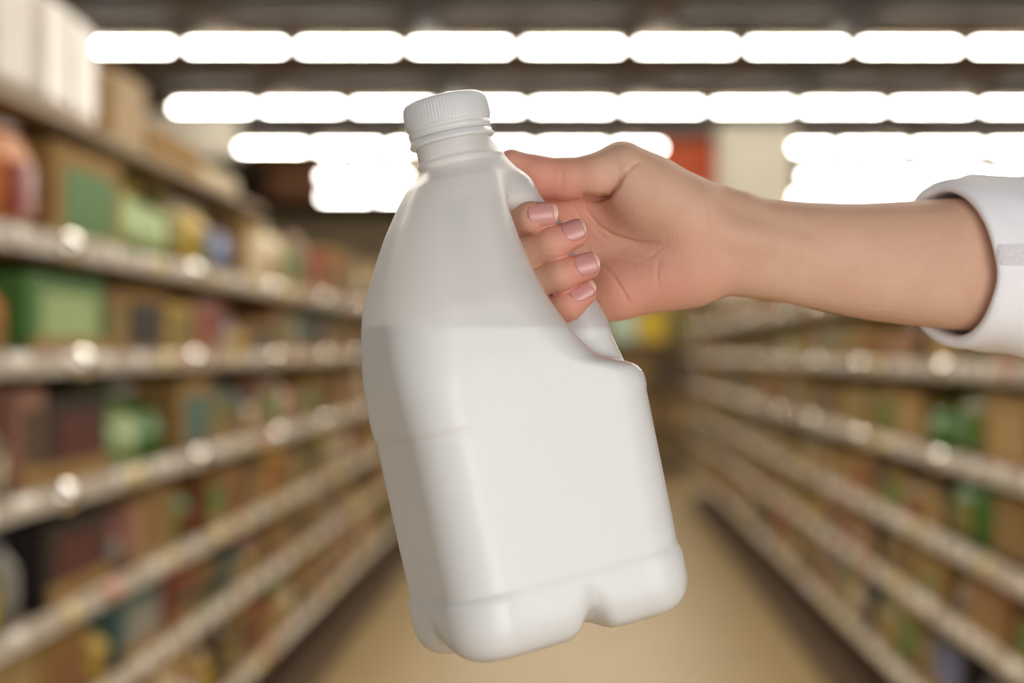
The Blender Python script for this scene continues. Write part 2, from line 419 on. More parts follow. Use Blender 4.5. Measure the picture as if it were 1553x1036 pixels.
# white bulk packs on the top deck: film-wrapped rolls
M_film = mat('white_film', srgb(226, 218, 208), 0.3, noise=0.05, nscale=12, bump=0.4, bscale=25)
def bulk(d, wd, h, dep, ang):
    o = empty('bulk_pack', (-AX - 0.05 - dep / 2, d, CAMZ + 0.526)); o.rotation_euler.z = ang
    me = chamfer_box('wrapped_block', dep, wd, h, 0.03)
    link('wrapped_block', me, M_film, o)
    b = link('film_seam', boxes('film_seam', [(dep / 2 - 0.002, dep / 2 + 0.006, -0.015, 0.015, 0.03, h - 0.03)]), M_film, o)
    for s in (-1, 1):
        link('film_ear', boxes('film_ear', [(-0.06, 0.06, s * wd / 2 - 0.005, s * wd / 2 + 0.005, h * 0.35, h * 0.65)]), M_film, o)
    return o
for i, (d, wd, h, a) in enumerate(((2.9, .48, .33, .03), (3.41, .46, .30, -.05), (3.92, .52, .27, .04))):
    tag(bulk(d, wd, h, .40, a), '%s white film-wrapped bulk pack from the near end on the top board' % ORD[i], 'pack', 'white bulk packs')
# tall cartons beyond the white packs, standing on the upper row of goods
def plain_carton(x, y, z, sx, sy, sz, label, m=M_kraft, name='carton', cat='carton'):
    o = empty(name, (x, y, z))
    link('carton_body', chamfer_box('carton_body', sx, sy, sz, 0.008), m, o)
    link('tape_strip', boxes('tape_strip', [(-sx / 2 - 0.002, sx / 2 + 0.002, -0.03, 0.03, sz * 0.8, sz + 0.002)]), MATS['tan'], o)
    link('flap_edge', boxes('flap_edge', [(-sx / 2 + .01, sx / 2 - .01, -sy / 2 - .003, -sy / 2 + .002, sz - 0.05, sz - 0.01)]), m, o)
    return tag(o, label, cat)
plain_carton(-AX - 0.17, 4.48, CAMZ + 0.526, .22, .34, .19, 'pale tan carton on the top board just past the white packs', MATS['tan'])
plain_carton(-AX - 0.18, 5.02, CAMZ + 0.526, .24, .62, .10, 'flat brown carton lying on the top board above the yellow pouch')
plain_carton(-AX - 0.18, 5.72, CAMZ + 0.526, .22, .5, .07, 'low cream carton at the far end of the top board', MATS['cream'])
struct('trim_11', boxes('cream_bulkhead', [(-7.6, -4.95, 25.0, 25.5, CEIL - 0.75, CEIL - 0.11)]), M_column)

# end of the aisle: a cross-running display with packs
def end_display():
    o = empty('end_display', (1.55, 21.0, 0))
    link('display_base', boxes('display_base', [(-1.5, 0.3, 0, .5, 0, .16)]), M_plinth, o)
    link('display_back', boxes('display_back', [(-1.5, 0.3, .42, .5, .16, 2.1)]), MATS['tan'], o)
    for z in (.55, 1.08, 1.62): link('display_shelf', boxes('display_shelf', [(-1.5, 0.3, .0, .42, z - .03, z)]), M_shelf, o)
    for x in (-1.5, 0.22): link('display_side', boxes('display_side', [(x, x + .08, 0, .5, .16, 2.1)]), M_back, o)
    return tag(o, 'brown display stand across the far end of the aisle', 'display')
end_display()
for i, (x, z, sx, sz, c, lab) in enumerate((
        (.62, 1.621, .34, .40, 'mint', 'pale mint pack on the far display below the wrist'),
        (.98, 1.621, .34, .38, 'bright yellow', 'bright yellow pack on the far display below the wrist'),
        (1.36, 1.621, .3, .34, 'olive', 'olive pack on the far display beside the yellow one'),
        (.7, 1.081, .5, .34, 'brown', 'brown carton on the middle level of the far display'),
        (1.3, 1.081, .4, .34, 'dark brown', 'dark brown carton on the middle level of the far display'),
        (.7, .551, .5, .34, 'tan', 'tan carton on the lower level of the far display'),
        (1.3, .551, .4, .34, 'brown', 'brown carton on the lower level of the far display'))):
    m = MATS[c]
    plain_carton(x, 21.18, z, sx, .3, sz, lab, m, 'pack', 'pack')
# far coloured panels hanging under the ceiling
def sign(x, d, z, sx, sz, c, lab):
    o = empty('hanging_sign', (x, d, z))
    link('sign_board', chamfer_box('sign_board', sx, 0.06, sz, 0.01), MATS[c], o)
    for s in (-1, 1): link('hanging_wire', boxes('hanging_wire', [(s * sx * .4 - .01, s * sx * .4 + .01, -.01, .01, sz, CEIL - z)]), M_house, o)
    tag(o, lab, 'sign')
MATS['signred'] = mat('sign_red', srgb(244, 112, 62), 0.6)
sign(1.95, 27.2, 3.85, 1.1, 1.0, 'signred', 'orange red hanging sign between the wrist and the cream column')
sign(-5.2, 32.0, 4.35, 1.0, .75, 'rust', 'dull red hanging sign under the third light row')

# ------------------------------------------------------------------ implicit surfaces -> mesh
def smin(a, b, k):
    h = np.clip(0.5 + 0.5 * (b - a) / k, 0, 1); return b + (a - b) * h - k * h * (1 - h)
def smax(a, b, k): return -smin(-a, -b, k)
def sstep(x, a, b):
    t = np.clip((x - a) / (b - a), 0, 1); return t * t * (3 - 2 * t)
def cone(p, a, b, ra, rb):
    """capsule between a and b whose radius runs from ra to rb"""
    a = np.asarray(a); d = np.asarray(b) - a
    t = np.clip(((p - a) @ d) / (d @ d), 0, 1)
    return np.linalg.norm(p - a - t[:, None] * d, axis=1) - (ra + (rb - ra) * t)
def surface_nets(f, lo, hi, h, B=6):
    lo = np.asarray(lo, float); n = np.ceil((np.asarray(hi) - lo) / h / B).astype(int)
    N = n * B + 1
    cb = np.stack(np.meshgrid(*[np.arange(k) for k in n], indexing='ij'), -1).reshape(-1, 3)
    fc = f(lo + (cb + 0.5) * B * h)
    act = np.abs(fc) < B * h * 1.6 + 0.004
    V = np.empty(N, np.float32)
    S = np.where(fc > 0, 1.0, -1.0).reshape(n)
    V[:-1, :-1, :-1] = np.repeat(np.repeat(np.repeat(S, B, 0), B, 1), B, 2)
    V[-1] = 1; V[:, -1] = 1; V[:, :, -1] = 1
    A = np.zeros(N, bool)
    loc = np.stack(np.meshgrid(*[np.arange(B + 1)] * 3, indexing='ij'), -1).reshape(-1, 3)
    idx = (cb[act][:, None, :] * B + loc[None]).reshape(-1, 3)
    A[idx[:, 0], idx[:, 1], idx[:, 2]] = True
    ii = np.argwhere(A)
    vals = np.concatenate([f(lo + c * h) for c in np.array_split(ii, max(1, len(ii) // 400000))])
    V[A] = vals
    sg = V < 0
    cnt = np.zeros(N - 1, np.int8)
    offs = [(i, j, k) for i in (0, 1) for j in (0, 1) for k in (0, 1)]
    for i, j, k in offs: cnt += sg[i:N[0] - 1 + i, j:N[1] - 1 + j, k:N[2] - 1 + k]
    cells = np.argwhere((cnt > 0) & (cnt < 8))
    cid = np.full(N - 1, -1, np.int64); cid[cells[:, 0], cells[:, 1], cells[:, 2]] = np.arange(len(cells))
    acc = np.zeros((len(cells), 3)); num = np.zeros(len(cells))
    cv = {o: V[cells[:, 0] + o[0], cells[:, 1] + o[1], cells[:, 2] + o[2]] for o in offs}
    for o in offs:
        for ax in range(3):
            if o[ax]: continue
            q = list(o); q[ax] = 1; q = tuple(q)
            a, b = cv[o], cv[q]; m = (a < 0) != (b < 0)
            t = np.where(m, a / np.where(m, a - b, 1), 0)
            pt = np.array(o, float)[None].repeat(len(cells), 0); pt[:, ax] = t
            acc[m] += pt[m]; num[m] += 1
    verts = lo + (cells + acc / num[:, None]) * h
    faces = []
    for ax in range(3):
        s1 = [slice(None)] * 3; s2 = [slice(None)] * 3; s1[ax] = slice(0, -1); s2[ax] = slice(1, None)
        a, b = sg[tuple(s1)], sg[tuple(s2)]
        e = np.argwhere(a != b); u, v = [(1, 2), (2, 0), (0, 1)][ax]
        ok = (e[:, u] > 0) & (e[:, v] > 0) & (e[:, u] < N[u] - 1) & (e[:, v] < N[v] - 1); e = e[ok]
        inside = a[e[:, 0], e[:, 1], e[:, 2]]
        def at(du, dv):
            c = e.copy(); c[:, u] -= du; c[:, v] -= dv; return cid[c[:, 0], c[:, 1], c[:, 2]]
        q = np.stack([at(1, 1), at(0, 1), at(0, 0), at(1, 0)], 1)
        q[~inside] = q[~inside][:, ::-1]
        faces.append(q)
    F = np.concatenate(faces); F = F[(F >= 0).all(1)]
    for _ in range(2):
        g = grad(f, verts); fv = f(verts)
        st = -(fv / np.maximum((g * g).sum(1), 0.2))[:, None] * g
        L = np.linalg.norm(st, axis=1, keepdims=True); verts = verts + st * np.minimum(1, 0.6 * h / np.maximum(L, 1e-12))
    g = grad(f, verts); nr = g / np.maximum(np.linalg.norm(g, axis=1, keepdims=True), 1e-9)
    return verts, F, nr
def grad(f, p, e=4e-4):
    g = np.empty_like(p)
    for i in range(3):
        d = np.zeros(3); d[i] = e; g[:, i] = (f(p + d) - f(p - d)) / (2 * e)
    return g
def np_mesh(name, V, F, nr=None):
    used = np.unique(F); mp = np.full(len(V), -1); mp[used] = np.arange(len(used)); V = V[used]; F = mp[F]
    me = bpy.data.meshes.new(name)
    me.vertices.add(len(V)); me.vertices.foreach_set('co', V.astype(np.float32).ravel())
    me.loops.add(F.size); me.loops.foreach_set('vertex_index', F.astype(np.int32).ravel())
    me.polygons.add(len(F)); me.polygons.foreach_set('loop_start', np.arange(0, F.size, 4, dtype=np.int32))
    me.update(calc_edges=True)
    me.polygons.foreach_set('use_smooth', np.ones(len(F), bool))
    if nr is not None: me.normals_split_custom_set_from_vertices([tuple(x) for x in nr[used]])
    me.update()
    return me, used

# ------------------------------------------------------------------ the milk jug
TH, ROLL, ZREF = math.radians(24), math.radians(12), 0.108
JC = P(775, 634, 0.84)
cr, sr, ct, s_t = math.cos(ROLL), math.sin(ROLL), math.cos(TH), math.sin(TH)
ex = np.array([ct * cr, s_t, ct * sr]); ey = np.array([-s_t * cr, ct, -s_t * sr]); ez = np.array([-sr, 0, cr])
J0 = JC - ZREF * ez
JM = Matrix(((ex[0], ey[0], ez[0], J0[0]), (ex[1], ey[1], ez[1], J0[1]), (ex[2], ey[2], ez[2], J0[2]), (0, 0, 0, 1)))
JR = np.stack([ex, ey, ez], 1)
def to_world(p): return J0 + p @ JR.T
def to_jug(p): return (p - J0) @ JR

zt = np.linspace(-0.02, 0.30, 641)
def table(pts):
    z, v = zip(*pts); y = np.interp(zt, z, v)
    k = np.exp(-0.5 * (np.arange(-16, 17) / 5.0) ** 2); k /= k.sum()
    yy = np.concatenate([np.full(16, y[0]), y, np.full(16, y[-1])])
    return np.convolve(yy, k, 'valid')
T_h = table([(0, .0678), (.03, .0678), (.11, .0682), (.117, .0688), (.138, .0682), (.1535, .066), (.166, .0634), (.178, .0592), (.191, .052), (.207, .0426), (.2216, .032), (.2317, .0232), (.2375, .0183), (.30, .0183)])
T_b = table([(0, .0475), (.138, .0475), (.166, .046), (.191, .040), (.207, .0345), (.2216, .0275), (.2317, .0215), (.2375, .0183), (.30, .0183)])
T_r = table([(0, .022), (.12, .022), (.145, .026), (.166, .029), (.191, .031), (.207, .029), (.2216, .025), (.2317, .0205), (.2375, .0183), (.30, .0183)])
T_hr = table([(0, .0678), (.116, .0690), (.1225, .0660), (.129, .0490), (.140, .0420), (.149, .0382), (.164, .0325), (.178, .0293), (.194, .0270), (.211, .0256), (.226, .0235), (.2335, .0205), (.2385, .0183), (.30, .0183)])
T_aL = (T_h - T_r - (T_b - T_r) * s_t) / ct + T_r
T_aR = (T_hr - np.minimum(T_r, .019) - (T_b - np.minimum(T_r, .019)) * s_t) / ct + np.minimum(T_r, .019)
neck = sstep(zt, .226, .2385)
T_aL = T_aL * (1 - neck) + .0183 * neck; T_aR = T_aR * (1 - neck) + .0183 * neck; T_b = T_b * (1 - neck) + .0183 * neck; T_r = T_r * (1 - neck) + .0183 * neck
HND = [((.016, 0, .231), .0095), ((.0258, .0, .217), .0106), ((.0370, .0, .193), .0110), ((.0440, .0, .165), .0112), ((.0480, .0, .144), .0120), ((.0480, 0, .118), .018)]
def f_handle(p):
    q = p.copy(); q[:, 1] *= 0.9
    d = None
    for (a, ra), (b, rb) in zip(HND, HND[1:]):
        c = cone(q, a, b, ra, rb); d = c if d is None else smin(d, c, 0.004)
    return d
def f_body(p):
    x, y, z = p.T
    aL, aR, b, r = (np.interp(z, zt, t) for t in (T_aL, T_aR, T_b, T_r))
    cx = (aR - aL) / 2; a = (aR + aL) / 2
    r = np.minimum(r, np.minimum(a, b) * 0.999)
    # raised foot, waist ledge and the two grooves
    ff = 1 - .7 * sstep(-y, .030, .046) * (1 - sstep(np.abs(x), .030, .052))
    off = .0016 * ff * (1 - sstep(z, .0270, .0335)) + .0006 * (1 - .6 * sstep(-y, .03, .046) * (1 - sstep(np.abs(x), .03, .05))) * sstep(z, .1070, .1120) * (1 - sstep(z, .125, .16))
    wl = .12 + .88 * sstep(-x, .03, .05)
    off = off - wl * (.0004 * np.exp(-((z - .1085) / .0014) ** 2) + .0003 * np.exp(-((z - .0325) / .0014) ** 2))
    off = off + .0011 * np.exp(-((z - .2372) / .0012) ** 2)
    # faint moulded frame on the wide front face
    fx, fz = np.abs(x - .012) - .027, np.abs(z - .1325) - .0125
    fr = np.abs(np.maximum(fx, fz))
    off = off + .00004 * np.exp(-(fr / .0014) ** 2) * (y < -.03)
    qx, qy = np.abs(x - cx) - (a - r), np.abs(y) - (b - r)
    d = np.hypot(np.maximum(qx, 0), np.maximum(qy, 0)) + np.minimum(np.maximum(qx, qy), 0) - r - off
    zb = .0105 * np.exp(-((x - .004) / .0070) ** 2) * sstep(np.abs(y), .015, .04) + .006 * np.exp(-(y / .012) ** 2) * sstep(np.abs(x), .02, .05)
    zb = zb + .006 * (1 - sstep(np.hypot(x / 1.2, y), .012, .034))
    d = smax(d, (zb - z) * 0.93, 0.018)
    # finger recess behind the front wall
    bx, by, bz = np.abs(x - .0245) - .014, np.abs(y - .020) - .034, np.abs(z - .180) - .026
    rec = np.sqrt(np.maximum(bx, 0) ** 2 + np.maximum(by, 0) ** 2 + np.maximum(bz, 0) ** 2) + np.minimum(np.maximum(bx, np.maximum(by, bz)), 0) - .008
    d = smax(d, -rec, 0.006)
    return np.maximum(d, z - .262) * 0.9
def f_jug(p): return smin(f_body(p), f_handle(p), 0.010)

def translucent_plastic(name, color, trans, rough, ior=1.5, fwd=.4):
    m = bpy.data.materials.new(name); m.use_nodes = True; nt = m.node_tree
    for n in list(nt.nodes): nt.nodes.remove(n)
    out = nt.nodes.new('ShaderNodeOutputMaterial'); df = nt.nodes.new('ShaderNodeBsdfDiffuse'); tr = nt.nodes.new('ShaderNodeBsdfTranslucent')
    gl = nt.nodes.new('ShaderNodeBsdfGlossy'); m1 = nt.nodes.new('ShaderNodeMixShader'); m2 = nt.nodes.new('ShaderNodeMixShader'); fr = nt.nodes.new('ShaderNodeFresnel')
    df.inputs[0].default_value = (*color, 1); tr.inputs[0].default_value = (*color, 1); gl.inputs[0].default_value = (1, 1, 1, 1); gl.inputs['Roughness'].default_value = rough
    m1.inputs[0].default_value = trans; fr.inputs[0].default_value = ior
    L = nt.links.new
    rf = nt.nodes.new('ShaderNodeBsdfRefraction'); rf.inputs['IOR'].default_value = 1.18; rf.inputs['Roughness'].default_value = .6; rf.inputs[0].default_value = (*color, 1)
    m0 = nt.nodes.new('ShaderNodeMixShader'); m0.inputs[0].default_value = fwd; L(tr.outputs[0], m0.inputs[1]); L(rf.outputs[0], m0.inputs[2])
    L(df.outputs[0], m1.inputs[1]); L(m0.outputs[0], m1.inputs[2]); L(fr.outputs[0], m2.inputs[0]); L(m1.outputs[0], m2.inputs[1]); L(gl.outputs[0], m2.inputs[2]); L(m2.outputs[0], out.inputs[0])
    tc = nt.nodes.new('ShaderNodeTexCoord'); n = nt.nodes.new('ShaderNodeTexNoise'); n.inputs['Scale'].default_value = 45; n.inputs['Detail'].default_value = 3
    bp = nt.nodes.new('ShaderNodeBump'); bp.inputs['Strength'].default_value = 0.12; bp.inputs['Distance'].default_value = 0.001
    L(tc.outputs['Object'], n.inputs['Vector']); L(n.outputs['Fac'], bp.inputs['Height']); L(bp.outputs[0], df.inputs['Normal']); L(bp.outputs[0], gl.inputs['Normal'])
    return m
M_hdpe = translucent_plastic('milky_plastic', (.982, .976, .968), 0.60, 0.36)
M_cap = translucent_plastic('cap_plastic', (.95, .95, .945), 0.40, 0.3, fwd=.08)
M_milk = mat('milk', (.965, .96, .935), 0.4, noise=0.004, nscale=20)

jug = empty('milk_jug'); jug.matrix_world = JM
tag(jug, 'translucent white plastic jug half full of milk, gripped by its handle', 'jug')
V, F, NR = surface_nets(f_jug, (-.085, -.062, -.006), (.085, .062, .268), 0.0011)
fb, fh = f_body(V), f_handle(V)
hand_v = (fh < fb) & (V[:, 2] > .128) & (V[:, 2] < .228) & (V[:, 0] > .012)
fm = hand_v[F].all(1)
me, _ = np_mesh('bottle_body', V, F[~fm], NR); link('bottle_body', me, M_hdpe, jug)
me, _ = np_mesh('handle', V, F[fm], NR); link('handle', me, M_hdpe, jug)
# screw cap with ribs, tamper band and neck ring
def cap_mesh():
    n = 240; V, F = [], []
    prof = [(.0194, .2505, 0), (.0204, .2510, 0), (.0206, .2535, 0), (.0201, .2540, 0), (.0201, .2548, 0), (.0208, .2552, 0), (.0209, .2562, .3), (.0209, .2575, 1), (.0207, .2640, 1), (.0203, .2662, .5), (.0195, .2678, 0), (.0178, .2686, 0), (.012, .2690, 0), (.0001, .2691, 0)]
    for r, z, k in prof:
        for i in range(n):
            a = 2 * math.pi * i / n
            rr = r + 0.0005 * k * math.cos(80 * a)
            V.append((rr * math.cos(a), rr * math.sin(a), z))
    for k in range(len(prof) - 1):
        for i in range(n):
            j = (i + 1) % n; F.append((k * n + i, k * n + j, k * n + n + j, k * n + n + i))
    return new_mesh('cap', V, F, True)
cap = link('cap', cap_mesh(), M_cap, jug)
band = link('tamper_band', lathe('tamper_band', [(.0186, .2462), (.0205, .2464), (.0211, .2470), (.0211, .2480), (.0203, .2488), (.0203, .2500), (.0188, .2503)], 96, True, False), M_cap, jug)
# milk inside, its surface level
MILKZ = CAMZ + 0.0118
def f_milk(p):
    wz = to_world(p)[:, 2]
    return np.maximum(f_jug(p) + .0007, wz - MILKZ)
V, F, NR = surface_nets(f_milk, (-.085, -.062, -.006), (.085, .062, .22), 0.0016)
me, _ = np_mesh('milk', V, F)
milk = link('milk', me, M_milk); milk.matrix_world = JM
tag(milk, 'white milk filling the lower half of the plastic jug', 'milk')

# ------------------------------------------------------------------ hand and forearm
mm = 0.001
def chain(p, pts, k):
    d = None
    for (a, ra), (b, rb) in zip(pts, pts[1:]):
        c = cone(p, a, b, ra * mm, rb * mm); d = c if d is None else smin(d, c, k)
    return d
FING = {
    'index': [(P(868, 318, .897), 10.0), (P(772, 326, .884), 9.0), (P(782, 333, .849), 8.0), (P(806, 330, .8395), 7.2), (P(829, 326, .839), 6.2)],
    'middle': [(P(868, 362, .899), 10.2), (P(772, 388, .884), 9.2), (P(790, 388, .848), 8.6), (P(838, 369, .8395), 8.0), (P(872, 355, .8405), 6.9)],
    'ring': [(P(880, 408, .897), 10.0), (P(790, 432, .884), 8.8), (P(806, 430, .848), 8.2), (P(852, 416, .8400), 7.7), (P(890, 404, .8415), 6.8)],
    'pinky': [(P(896, 446, .893), 9.0), (P(815, 478, .882), 7.8), (P(832, 477, .851), 7.6), (P(862, 462, .8450), 7.4), (P(887, 446, .8455), 5.9)]}
THUMB = [(P(1030, 322, .884), 18.0), (P(938, 258, .876), 12.6), (P(900, 268, .872), 10.6), (P(856, 272, .8715), 10.0), (P(815, 268, .870), 9.8), (P(776, 249, .868), 7.6)]
ARM = [(1052, 366, .892, 27, 17), (1090, 371, .893, 26.3, 18.5), (1140, 374, .896, 26.3, 19.5), (1200, 384, .901, 27.0, 21), (1300, 397, .911, 30.6, 25), (1400, 400, .923, 34.2, 29.5), (1480, 401, .935, 37.0, 33), (1640, 402, .960, 40, 37), (1900, 402, 1.00, 42, 40)]
_ac = np.array([P(x, y, d) for x, y, d, H, T in ARM])
AXS = np.linspace(_ac[0, 0] - .02, _ac[-1, 0], 500)
def _atab(v, sg=.012):
    y = np.interp(AXS, _ac[:, 0], v); n = 60; k = np.exp(-0.5 * (np.arange(-n, n + 1) * (AXS[1] - AXS[0]) / sg) ** 2); k /= k.sum()
    return np.convolve(np.concatenate([np.full(n, y[0]), y, np.full(n, y[-1])]), k, 'valid')
A_Y, A_Z, A_H, A_T = _atab(_ac[:, 1]), _atab(_ac[:, 2]), _atab(np.array([a[3] for a in ARM]) * mm), _atab(np.array([a[4] for a in ARM]) * mm)
def f_arm(p):
    cy, cz, H, T = (np.interp(p[:, 0], AXS, t) for t in (A_Y, A_Z, A_H, A_T))
    u, v = (p[:, 1] - cy) / T, (p[:, 2] - cz) / H
    q = (np.abs(u) ** 2.2 + np.abs(v) ** 2.2) ** (1 / 2.2)
    g = np.sqrt((u / T) ** 2 + (v / H) ** 2) / np.maximum(q, 1e-6)
    d = (q - 1) / np.maximum(g, 1 / .045)
    return smax(d, AXS[0] + .012 - p[:, 0], .012)
CREASE = [  # palm lines: px path, depth mm, half width mm
    ([(880, 296), (905, 299), (925, 297), (936, 284), (941, 272), (950, 263)], 1.7, 1.5),
    ([(884, 298), (892, 318), (910, 341), (935, 356), (970, 366), (1005, 368)], .75, 1.1),
    ([(866, 300), (878, 322), (890, 340)], .5, .9), ([(874, 298), (888, 325), (905, 345), (925, 365)], .4, .9),
    ([(915, 400), (935, 424), (948, 446), (956, 462)], .6, 1.0), ([(890, 375), (900, 392), (915, 404)], .5, 1.0),
    ([(1000, 390), (997, 415), (1000, 440)], .25, 1.0), ([(1016, 366), (994, 384), (975, 395)], .18, .9), ([(925, 385), (960, 396), (990, 410)], .3, .9),
    ([(1074, 300), (1082, 350), (1084, 400), (1080, 440)], .25, 1.8), ([(951, 262), (958, 254), (968, 246)], .6, 1.2),
    ([(851, 250), (853, 270), (850, 292)], .3, 1.3), ([(930, 238), (938, 258), (936, 276)], .25, 1.6)]
CR3 = [(np.array([P(x, y, .868) for x, y in path]), dp * mm, hw * mm) for path, dp, hw in CREASE]
def f_palm(p):
    arm = f_arm(p)
    d = arm
    mc = [(P(1050, 345, .893), P(868, 318, .897), 15, 11.5), (P(1050, 365, .895), P(868, 362, .899), 15, 11.5), (P(1050, 390, .895), P(880, 408, .897), 15, 11.5), (P(1050, 408, .893), P(896, 446, .893), 15, 10.5)]
    for a, b, ra, rb in mc: d = smin(d, cone(p, a, b, ra * mm, rb * mm), .012)
    d = smin(d, cone(p, P(1040, 412, .889), P(935, 442, .888), 17.5 * mm, 14.0 * mm), .010)      # heel of the hand
    d = smin(d, cone(p, P(905, 452, .890), P(935, 442, .888), 11.5 * mm, 13.5 * mm), .006)
    th = smin(cone(p, P(1036, 331, .888), P(975, 292, .882), 21.5 * mm, 19 * mm), cone(p, P(975, 292, .882), P(940, 262, .877), 19 * mm, 12.8 * mm), .006)   # ball of the thumb
    d = smin(d, th, .010)
    # tendon and knuckle of the wrist
    d = smin(d, cone(p, P(1108, 356, .8795), P(1215, 378, .885), 4.2 * mm, 2.5 * mm), .010)
    d = smin(d, cone(p, P(1098, 308, .893), P(1120, 312, .893), 6.5 * mm, 5 * mm), .012)
    # thumb
    t = chain(p, THUMB, .005)
    kk = .0015 + .0085 * sstep(p[:, 0], P(905, 0, .875)[0], P(965, 0, .875)[0])
    return smin(d, t, kk)
def f_hand(p):
    d = f_palm(p)
    fs = None
    for nm, pts in FING.items():
        f = chain(p, pts, .0035)
        m = np.linalg.norm(p - pts[0][0], axis=1)
        k = .0006 + .009 * (1 - sstep(m, .012, .026))
        d = smin(d, f, k)
    front = sstep(-p[:, 1], -.892, -.880)
    for path, dp, hw in CR3:
        lo, hi = path.min(0) - .006, path.max(0) + .006
        sel = np.nonzero((p[:, 0] > lo[0]) & (p[:, 0] < hi[0]) & (p[:, 2] > lo[2]) & (p[:, 2] < hi[2]) & (p[:, 1] > .852) & (p[:, 1] < .895))[0]
        if len(sel) == 0: continue
        q = p[sel][:, [0, 2]]; best = np.full(len(sel), 9.0); par = np.zeros(len(sel)); ns = len(path) - 1
        for si, (a, b) in enumerate(zip(path[:, [0, 2]], path[1:][:, [0, 2]])):
            e = b - a; t = np.clip(((q - a) @ e) / (e @ e), 0, 1); dd = np.linalg.norm(q - a - t[:, None] * e, axis=1)
            par = np.where(dd < best, (si + t) / ns, par); best = np.minimum(best, dd)
        d[sel] += 1.95 * dp * np.sqrt(np.sin(np.pi * np.clip(par, .004, .996))) * np.exp(-(best / (.8 * hw)) ** 2) * front[sel]
    return d
V, F, NR = surface_nets(f_hand, (-.055, .815, 1.44), (.365, .99, 1.645), 0.00095)
me, used = np_mesh('person', V, F)
Vu = V[used]
# pinker skin at fingertips, heel of the hand and thumb, paler inside of the forearm
tint = np.zeros(len(Vu))
for nm, pts in FING.items(): tint += .75 * np.exp(-(np.linalg.norm(Vu - pts[-1][0], axis=1) / .017) ** 2)
for c, s, a in ((P(800, 262, .868), .024, .9), (P(845, 275, .868), .02, .5), (P(960, 455, .872), .03, .65), (P(1040, 425, .872), .026, .5), (P(915, 440, .872), .02, .4), (P(870, 315, .878), .018, .55), (P(860, 475, .842), .014, .5), (P(880, 350, .88), .02, .4)):
    tint += a * np.exp(-(np.linalg.norm(Vu - c, axis=1) / s) ** 2)
at = me.attributes.new('tint', 'FLOAT', 'POINT'); at.data.foreach_set('value', np.clip(tint * .62, 0, 1).astype(np.float32))
def skin():
    m = bpy.data.materials.new('skin'); m.use_nodes = True; nt = m.node_tree; b = nt.nodes['Principled BSDF']; L = nt.links.new
    a = nt.nodes.new('ShaderNodeAttribute'); a.attribute_name = 'tint'
    tc = nt.nodes.new('ShaderNodeTexCoord'); n = nt.nodes.new('ShaderNodeTexNoise'); n.inputs['Scale'].default_value = 45; n.inputs['Detail'].default_value = 4
    L(tc.outputs['Object'], n.inputs['Vector'])
    r = nt.nodes.new('ShaderNodeValToRGB'); r.color_ramp.elements[0].position = .3; r.color_ramp.elements[1].position = .72
    r.color_ramp.elements[0].color = (*srgb(201, 158, 132), 1); r.color_ramp.elements[1].color = (*srgb(209, 168, 143), 1)
    L(n.outputs['Fac'], r.inputs[0])
    mx = nt.nodes.new('ShaderNodeMix'); mx.data_type = 'RGBA'
    L(a.outputs['Fac'], mx.inputs[0]); L(r.outputs[0], mx.inputs[6]); mx.inputs[7].default_value = (*srgb(212, 136, 116), 1)
    L(mx.outputs[2], b.inputs['Base Color'])
    b.inputs['Roughness'].default_value = .6; b.inputs['Specular IOR Level'].default_value = .35
    b.inputs['Subsurface Weight'].default_value = .10; b.inputs['Subsurface Radius'].default_value = (1.0, .35, .2); b.inputs['Subsurface Scale'].default_value = .004
    v = nt.nodes.new('ShaderNodeTexVoronoi'); v.inputs['Scale'].default_value = 900
    n2 = nt.nodes.new('ShaderNodeTexNoise'); n2.inputs['Scale'].default_value = 220; n2.inputs['Detail'].default_value = 5
    L(tc.outputs['Object'], v.inputs['Vector']); L(tc.outputs['Object'], n2.inputs['Vector'])
    mp = nt.nodes.new('ShaderNodeMapping'); mp.inputs['Rotation'].default_value = (0, .7, 0); mp.inputs['Scale'].default_value = (60, 120, 420)
    n3 = nt.nodes.new('ShaderNodeTexNoise'); n3.inputs['Scale'].default_value = 1.0; n3.inputs['Detail'].default_value = 3
    L(tc.outputs['Object'], mp.inputs['Vector']); L(mp.outputs[0], n3.inputs['Vector'])
    ad0 = nt.nodes.new('ShaderNodeMath'); ad0.operation = 'ADD'; L(v.outputs['Distance'], ad0.inputs[0]); L(n2.outputs['Fac'], ad0.inputs[1])
    ad = nt.nodes.new('ShaderNodeMath'); ad.operation = 'ADD'; L(ad0.outputs[0], ad.inputs[0]); L(n3.outputs['Fac'], ad.inputs[1])
    bp = nt.nodes.new('ShaderNodeBump'); bp.inputs['Strength'].default_value = .28; bp.inputs['Distance'].default_value = .0006
    L(ad.outputs[0], bp.inputs['Height']); L(bp.outputs[0], b.inputs['Normal'])
    return m
M_skin = skin()
person = link('person', me, M_skin)
tag(person, 'bare hand and forearm in a rolled white sleeve holding the jug by its handle', 'person')
